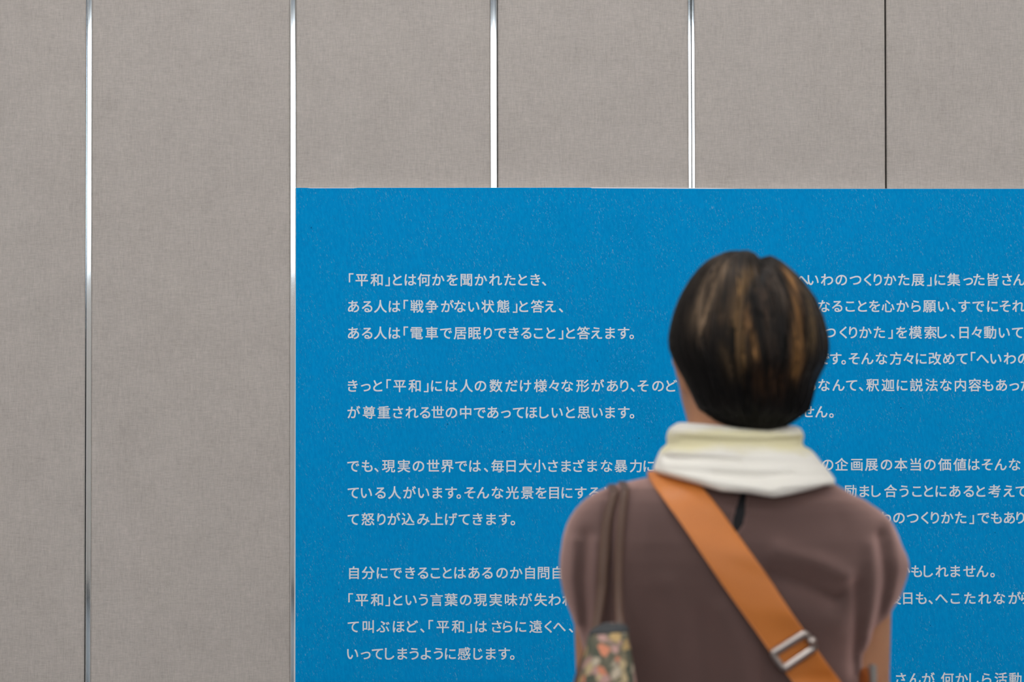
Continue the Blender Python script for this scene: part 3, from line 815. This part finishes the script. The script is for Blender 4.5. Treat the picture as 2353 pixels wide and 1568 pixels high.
# ---- trousers and shoes (below the picture)
M_TROUS = cloth_mat('dark_trousers', lin(52, 52, 58), lin(58, 58, 64))
T = Solid((XC - 0.22, PY - 0.16, 0.05), (XC + 0.22, PY + 0.16, 0.95), 0.005)
T.ball((XC, PY + 0.005, 0.85), (0.160, 0.105, 0.11), 0.0)
T.ball((XC, PY + 0.005, 0.76), (0.11, 0.098, 0.085), 0.04)
for sx in (-1, 1):
    T.cone((XC + sx * 0.075, PY + 0.005, 0.80), (XC + sx * 0.083, PY + 0.008, 0.44), 0.086, 0.066, 0.02)
    T.cone((XC + sx * 0.083, PY + 0.008, 0.44), (XC + sx * 0.088, PY - 0.002, 0.14), 0.066, 0.058, 0.01)
solid_obj('trousers', T, M_TROUS, person, 3)
M_SHOE = simple('shoe_leather', lin(60, 44, 36), 0.45)
for sx in (-1, 1):
    K = Solid((XC + sx * 0.095 - 0.07, PY - 0.09, -0.005), (XC + sx * 0.095 + 0.07, PY + 0.21, 0.13), 0.004)
    K.cone((XC + sx * 0.088, PY - 0.02, 0.050), (XC + sx * 0.100, PY + 0.135, 0.036), 0.043, 0.036, 0.0)
    K.cone((XC + sx * 0.088, PY - 0.012, 0.060), (XC + sx * 0.088, PY - 0.008, 0.085), 0.042, 0.042, 0.01)
    K.put(lambda X, Y, Z: Z - 0.002 + 0 * X + 0 * Y, (XC + sx * 0.095 - 0.07, PY - 0.09, -0.01), (XC + sx * 0.095 + 0.07, PY + 0.21, 0.004), 0.0, 'cut')
    solid_obj('shoe', K, M_SHOE, person, 2)

# ------------------------------------------------------------------ the tan crossbody bag
def leather(name, c1, c2):
    m, nt, b = mat_new(name)
    tc = N(nt, 'ShaderNodeTexCoord'); no = N(nt, 'ShaderNodeTexNoise'); no.inputs['Scale'].default_value = 22; no.inputs['Detail'].default_value = 5
    mx = N(nt, 'ShaderNodeMix', data_type='RGBA'); mx.inputs[6].default_value = c1; mx.inputs[7].default_value = c2
    L(nt, tc.outputs['Object'], no.inputs['Vector']); L(nt, no.outputs['Fac'], mx.inputs[0]); L(nt, mx.outputs[2], b.inputs['Base Color'])
    b.inputs['Roughness'].default_value = 0.48
    b.inputs['Specular IOR Level'].default_value = 0.4
    n2 = N(nt, 'ShaderNodeTexNoise'); n2.inputs['Scale'].default_value = 350; n2.inputs['Detail'].default_value = 3
    bp = N(nt, 'ShaderNodeBump'); bp.inputs['Strength'].default_value = 0.25; bp.inputs['Distance'].default_value = 0.001
    L(nt, tc.outputs['Object'], n2.inputs['Vector']); L(nt, n2.outputs['Fac'], bp.inputs['Height']); L(nt, bp.outputs['Normal'], b.inputs['Normal'])
    return m
M_TAN = leather('tan_leather', lin(188, 110, 46), lin(200, 120, 54))
M_TAN_SHADE = leather('tan_leather_shade', lin(156, 84, 30), lin(168, 94, 38))  # strap leather darkened: shade at the hip is put into the colour
M_STEEL = simple('brushed_steel', (0.46, 0.40, 0.37, 1), 0.32, 1.0)
M_ZIP = simple('zip_teeth', (0.34, 0.32, 0.30, 1), 0.4, 0.8)

def ribbon(name, left, right, mat, parent, thick=0.0025, sub=5):
    """left/right: equal-length 3D polylines; a strap of real thickness between them"""
    def dense(p):
        p = [Vector(v) for v in p]; out = []
        n = len(p)
        for i in range(n - 1):
            a, b, c, d = p[max(i - 1, 0)], p[i], p[i + 1], p[min(i + 2, n - 1)]
            for j in range(sub):
                t = j / sub
                out.append(0.5 * ((2 * b) + (c - a) * t + (2 * a - 5 * b + 4 * c - d) * t * t + (3 * b - a - 3 * c + d) * t ** 3))
        out.append(p[-1]); return out
    l, r = dense(left), dense(right)
    U = [0.0, 0.04, 0.12, 0.3, 0.5, 0.7, 0.88, 0.96, 1.0]
    bow = [0.0, .6, .95, 1, 1, 1, .95, .6, 0.0]
    verts, faces = [], []
    m = len(U) * 2
    for i in range(len(l)):
        T = (l[min(i + 1, len(l) - 1)] + r[min(i + 1, len(l) - 1)] - l[max(i - 1, 0)] - r[max(i - 1, 0)])
        nrm = (r[i] - l[i]).cross(T).normalized()
        for u, bw in zip(U, bow): verts.append(l[i].lerp(r[i], u) + nrm * thick * 0.5 * bw)
        for u, bw in zip(reversed(U), reversed(bow)): verts.append(l[i].lerp(r[i], u) - nrm * thick * 0.5 * bw)
    for i in range(len(l) - 1):
        for j in range(m):
            k2 = (j + 1) % m
            faces.append((i * m + j, i * m + k2, (i + 1) * m + k2, (i + 1) * m + j))
    faces.append(tuple(range(m - 1, -1, -1))); faces.append(tuple((len(l) - 1) * m + j for j in range(m)))
    return new_obj(name, verts, faces, mat, parent, True)

def on_back(px, py, off):
    """point lying on the back of the blouse along the sight of photo point (px, py)"""
    y = PY - 0.05
    for _ in range(5):
        p = at(px, py, y); y = back_y(p.x, p.z, PY - 0.015) - off
    p = at(px, py, y)
    return Vector((p.x, y, p.z))

bagx, bagz = at(1960, 1568, PY).x, at(1960, 1519, PY).z
bag = bpy.data.objects.new('crossbody_bag', None); COL.objects.link(bag)
bag.location = (bagx + 0.02, PY - 0.1, 0.0)
tag(bag, 'tan leather crossbody bag with a wide strap and metal slider buckle across the brown top', 'bag')
def under(o, root):
    o.parent = root; o.matrix_parent_inverse = root.matrix_world.inverted() if False else Matrix.Translation(-root.location)
    return o
LS = [(1498, 1110), (1528, 1152), (1565, 1203), (1602, 1258), (1636, 1308), (1667, 1354), (1702, 1403), (1737, 1452), (1771, 1501), (1800, 1540), (1828, 1578)]
RS = [(1606, 1112), (1648, 1163), (1690, 1222), (1729, 1276), (1765, 1328), (1800, 1380), (1824, 1416), (1849, 1452), (1880, 1497), (1905, 1532), (1935, 1572)]
lp, rp = [], []
for (a, b) in zip(LS, RS):
    pl, pr = on_back(a[0], a[1], 0.006), on_back(b[0], b[1], 0.006)
    lp.append(pl); rp.append(pr)
def relax(p, it=4):
    y = [v.y for v in p]
    for _ in range(it):
        y2 = y[:]
        for i in range(1, len(y) - 1): y2[i] = min(y[i], 0.25 * y[i - 1] + 0.5 * y[i] + 0.25 * y[i + 1])
        y = y2
    for v, q in zip(p, y): v.y = q
relax(lp); relax(rp)
# over the shoulder to the chest (start) and round the hip to the bag (end)
sh_l, sh_r = at(1490, 1090, PY), at(1572, 1086, PY)
def front_y(x, z):
    h = BV.ray_cast(Vector((x, 8, z)), Vector((0, -1, 0)))
    return h[0].y if h[0] else PY + 0.05
c0 = Vector((0.5 * (sh_l.x + sh_r.x) + 0.012, 0, sh_l.z - 0.05)); c1 = Vector((XC + 0.135, 0, 1.03))
dd = (c1 - c0).normalized(); nn = Vector((dd.z, 0, -dd.x))
front_l = [Vector((XC + 0.158, PY - 0.085, 0.945)), Vector((XC + 0.172, PY - 0.03, 0.955)), Vector((XC + 0.180, PY + 0.03, 0.975))]
front_r = [Vector((XC + 0.160, PY - 0.085, 0.995)), Vector((XC + 0.174, PY - 0.03, 1.005)), Vector((XC + 0.182, PY + 0.03, 1.025))]
for kk in range(7):
    c = c1.lerp(c0, kk / 6)
    for lst, sg in ((front_l, 1), (front_r, -1)):
        q = c + nn * 0.026 * sg
        lst.append(Vector((q.x, max(front_y(q.x, q.z), front_y(c.x, c.z)) + 0.005, q.z)))
front_l.append(Vector((sh_l.x + 0.004, PY + 0.055, sh_l.z - 0.012)))
front_r.append(Vector((sh_r.x + 0.006, PY + 0.055, sh_r.z - 0.008)))
front_l.append(Vector((sh_l.x - 0.001, PY + 0.01, sh_l.z + 0.002)))
front_r.append(Vector((sh_r.x + 0.002, PY + 0.01, sh_r.z + 0.003)))
end_l = [lp[-1] + Vector((0.035, -0.004, -0.055))]; end_r = [rp[-1] + Vector((0.030, -0.001, -0.045))]
st = ribbon('strap', front_l + lp + end_l, front_r + rp + end_r, M_TAN, None)
under(st, bag)
# slider buckle: a rounded steel rectangle round the strap
def buckle():
    c = [on_back(1774, 1503, 0.010), on_back(1851, 1455, 0.010), on_back(1872, 1489, 0.010), on_back(1801, 1538, 0.010)]
    cy = min(v.y for v in c); mean = sum((v.y for v in c)) / 4
    A, Bp, Cc, D = c
    e1 = (Bp - A).normalized(); e2 = (D - A).normalized(); nrm = e1.cross(e2).normalized()
    if nrm.y > 0: nrm = -nrm
    A, Bp, Cc, D = [v + nrm * 0.001 for v in (A, Bp, Cc, D)]
    loop = []
    cor = 0.004
    q = [A, Bp, Cc, D]
    for i in range(4):
        p0, p1, p2 = q[i - 1], q[i], q[(i + 1) % 4]
        a = p1 + (p0 - p1).normalized() * cor; b = p1 + (p2 - p1).normalized() * cor
        for t in (0, .25, .5, .75, 1): loop.append((1 - t) ** 2 * a + 2 * t * (1 - t) * p1 + t * t * b)
    verts, faces = [], []
    n = len(loop); m = 10
    for i in range(n):
        T = (loop[(i + 1) % n] - loop[i - 1]).normalized(); Sd = T.cross(nrm).normalized()
        for a in range(m):
            an = 2 * math.pi * a / m
            verts.append(loop[i] + Sd * (0.0050 if abs(T.dot((Bp - A).normalized())) > 0.9 else 0.0036) * math.cos(an) + nrm * 0.0024 * math.sin(an))
    for i in range(n):
        for a in range(m):
            faces.append((i * m + a, i * m + (a + 1) % m, ((i + 1) % n) * m + (a + 1) % m, ((i + 1) % n) * m + a))
    return new_obj('slider_buckle', verts, faces, M_STEEL, None, True)
bk = under(buckle(), bag); bk['label'] = 'silver metal slider buckle'
# knurled end of the adjusting pin
pk = on_back(1865, 1474, 0.012)
bm = bmesh.new(); bmesh.ops.create_uvsphere(bm, u_segments=14, v_segments=10, radius=0.0055)
bmesh.ops.translate(bm, verts=bm.verts, vec=pk)
under(bm_obj('buckle_pin', bm, M_STEEL, None, True), bag)
# bag body at the hip, only its top corner reaches into the picture
BB = Solid((bagx - 0.08, PY - 0.21, bagz - 0.30), (bagx + 0.12, PY - 0.02, bagz + 0.03), 0.003)
bw = at(1978, 1568, PY - 0.1).x; be = at(2022, 1568, PY - 0.1).x
def bag_fn(X, Y, Z):
    cx = 0.5 * (bw + be) + 0.004 * np.sin(30 * (bagz - Z)); 
    w = 0.0105 + 0.05 * np.clip((bagz - Z - 0.04) / 0.25, 0, 1)
    cz, hz = bagz - 0.150, 0.150
    q = (np.abs((X - cx) / w) ** 4 + np.abs((Y - (PY - 0.085)) / 0.050) ** 4 + np.abs((Z - cz) / hz) ** 6) ** 0.25
    return (q - 1) * 0.02
BB.put(bag_fn, (bagx - 0.08, PY - 0.20, bagz - 0.30), (bagx + 0.12, PY - 0.02, bagz + 0.02))
body_o = under(solid_obj('bag_body', BB, M_TAN_SHADE, None, 2), bag)
# zip along the edge of the bag
zx = at(2011, 1560, PY - 0.14)
zt = at(2008, 1538, PY - 0.14)
vz, fz = [], []
for i in range(26):
    z = zt.z - 0.003 * i
    x = zt.x + (zx.x - zt.x) * min(1, i / 8)
    for sgn in (-1, 1):
        b0 = len(vz)
        xx = x + sgn * 0.0012
        for dx, dy, dz in ((-.0022, 0, 0), (.0022, 0, 0), (.0022, 0, .0018), (-.0022, 0, .0018), (-.0022, .02, 0), (.0022, .02, 0), (.0022, .02, .0018), (-.0022, .02, .0018)):
            vz.append((xx + dx, PY - 0.1395 + dy, z + dz + (0.0015 if sgn > 0 else 0)))
        for f in ((0, 1, 2, 3), (5, 4, 7, 6), (4, 0, 3, 7), (1, 5, 6, 2), (3, 2, 6, 7), (4, 5, 1, 0)): fz.append(tuple(b0 + q for q in f))
zp = under(new_obj('zip', vz, fz, M_ZIP), bag); zp['label'] = 'grey metal zip'

# ------------------------------------------------------------------ the floral tapestry bag
def floral():
    m, nt, b = mat_new('floral_tapestry')
    tc = N(nt, 'ShaderNodeTexCoord')
    nz = N(nt, 'ShaderNodeTexNoise'); nz.inputs['Scale'].default_value = 60; nz.inputs['Detail'].default_value = 2
    L(nt, tc.outputs['Object'], nz.inputs['Vector'])
    wv = N(nt, 'ShaderNodeMix', data_type='VECTOR'); wv.inputs[0].default_value = 0.018
    L(nt, tc.outputs['Object'], wv.inputs[4]); L(nt, nz.outputs['Color'], wv.inputs[5])
    vo = N(nt, 'ShaderNodeTexVoronoi'); vo.inputs['Scale'].default_value = 86; vo.inputs['Randomness'].default_value = 0.85
    L(nt, wv.outputs[1], vo.inputs['Vector'])
    sp = N(nt, 'ShaderNodeSeparateColor'); L(nt, vo.outputs['Color'], sp.inputs[0])
    cr = N(nt, 'ShaderNodeValToRGB'); cr.color_ramp.interpolation = 'CONSTANT'
    cols = [(0.0, lin(84, 88, 76)), (0.16, lin(184, 164, 128)), (0.30, lin(200, 130, 102)), (0.48, lin(176, 140, 132)), (0.66, lin(184, 170, 150)), (0.80, lin(120, 112, 92)), (0.88, lin(178, 150, 104))]
    e = cr.color_ramp.elements
    e[0].position = 0; e[0].color = cols[0][1]; e[1].position = cols[1][0]; e[1].color = cols[1][1]
    for p_, c_ in cols[2:]:
        q = e.new(p_); q.color = c_
    L(nt, sp.outputs[0], cr.inputs[0])
    mr = N(nt, 'ShaderNodeMapRange'); mr.inputs[1].default_value = 0.46; mr.inputs[2].default_value = 0.70; L(nt, vo.outputs['Distance'], mr.inputs[0])
    mx = N(nt, 'ShaderNodeMix', data_type='RGBA'); L(nt, mr.outputs[0], mx.inputs[0]); L(nt, cr.outputs[0], mx.inputs[6]); mx.inputs[7].default_value = lin(98, 96, 82)
    L(nt, mx.outputs[2], b.inputs['Base Color']); b.inputs['Roughness'].default_value = 0.9
    b.inputs['Specular IOR Level'].default_value = 0.2
    return m
M_FLORAL = floral()
M_TRIM = simple('slate_binding', lin(58, 60, 62), 0.9)
M_BROWN = leather('brown_strap', lin(74, 50, 37), lin(88, 60, 43))
tote = bpy.data.objects.new('tote_bag', None); COL.objects.link(tote)
TY = PY - 0.114
tb = at(1395, 1568, TY)
tote.location = (tb.x, TY, 0.80)
tag(tote, 'floral tapestry tote bag with thin brown straps on the left shoulder of the brown top', 'bag')
TB = Stack([(1432, 1392, 1426, TY, .007), (1437, 1380, 1437, TY, .013), (1448, 1362, 1443, TY, .020), (1465, 1350, 1445, TY - .002, .026), (1500, 1342, 1450, TY - .004, .034), (1568, 1326, 1462, TY - .006, .042), (1700, 1306, 1486, TY - .01, .05), (1960, 1300, 1500, TY - .01, .05), (1975, 1304, 1496, TY - .01, .046)], TY, 2.4)
def clear_of_back(X, Y, Z): return 0
Q = Solid((tb.x - 0.08, TY - 0.09, at(1400, 1990, TY).z), (tb.x + 0.08, TY + 0.08, at(1400, 1420, TY).z), 0.003)
Q.put(lambda X, Y, Z: TB.dist(X, Y, Z), (tb.x - 0.08, TY - 0.09, at(1400, 1990, TY).z), (tb.x + 0.08, TY + 0.08, at(1400, 1420, TY).z))
pouch = under(solid_obj('bag_body', Q, M_FLORAL, None, 3), tote)
# slate binding along the bag's mouth
Q2 = Solid((tb.x - 0.06, TY - 0.05, at(1400, 1470, TY).z), (tb.x + 0.06, TY + 0.05, at(1400, 1420, TY).z), 0.002)
_zc = sorted((at(a, b, TY).x, at(a, b, TY).z) for a, b in [(1340, 1464), (1372, 1456), (1400, 1453), (1445, 1453)])
zcut = lambda X: np.interp(X, [u[0] for u in _zc], [u[1] for u in _zc])
Q2.put(lambda X, Y, Z: np.maximum(TB.dist(X, Y, Z, 0.0015), zcut(X) - Z), (tb.x - 0.06, TY - 0.05, at(1400, 1470, TY).z), (tb.x + 0.06, TY + 0.05, at(1400, 1420, TY).z))
under(solid_obj('binding', Q2, M_TRIM, None, 2), tote)
def handle(pts, w, front, low=False):
    l, r = [], []
    for (px, py) in pts:
        a, b = on_back(px - w, py, 0.004), on_back(px + w, py, 0.004)
        y = min(a.y, b.y); a.y = b.y = y
        if low and py > 1440:
            a.y = b.y = min(a.y, TY - 0.004 - 0.00005 * (py - 1440))
        elif py > 1400 and not low:
            t = (py - 1400) / 40.0
            a.y = b.y = a.y + (TY - 0.012 - a.y) * min(1, t)
        l.append(a); r.append(b)
    relax(l); relax(r)
    s0 = [Vector((l[0].x + dx, PY + dy, l[0].z + dz)) for dx, dy, dz in front]
    s1 = [Vector((r[0].x + dx, PY + dy, r[0].z + dz)) for dx, dy, dz in front]
    return under(ribbon('strap', s0 + l, s1 + r, M_BROWN, None, 0.003, 4), tote)
FR = [(-0.004, 0.095, -0.215), (-0.006, 0.114, -0.175), (-0.004, 0.125, -0.12), (-0.002, 0.112, -0.07), (-0.002, 0.080, -0.022), (0.0, 0.03, 0.0030), (0.0, -0.012, 0.0048)]
handle([(1411, 1130), (1408, 1142), (1394, 1204), (1386, 1298), (1381, 1360), (1365, 1432), (1340, 1485), (1322, 1540), (1310, 1610), (1310, 1690)], 11, FR, True)
handle([(1436, 1124), (1433, 1138), (1426, 1204), (1421, 1298), (1419, 1360), (1419, 1410), (1420, 1440)], 10, FR)
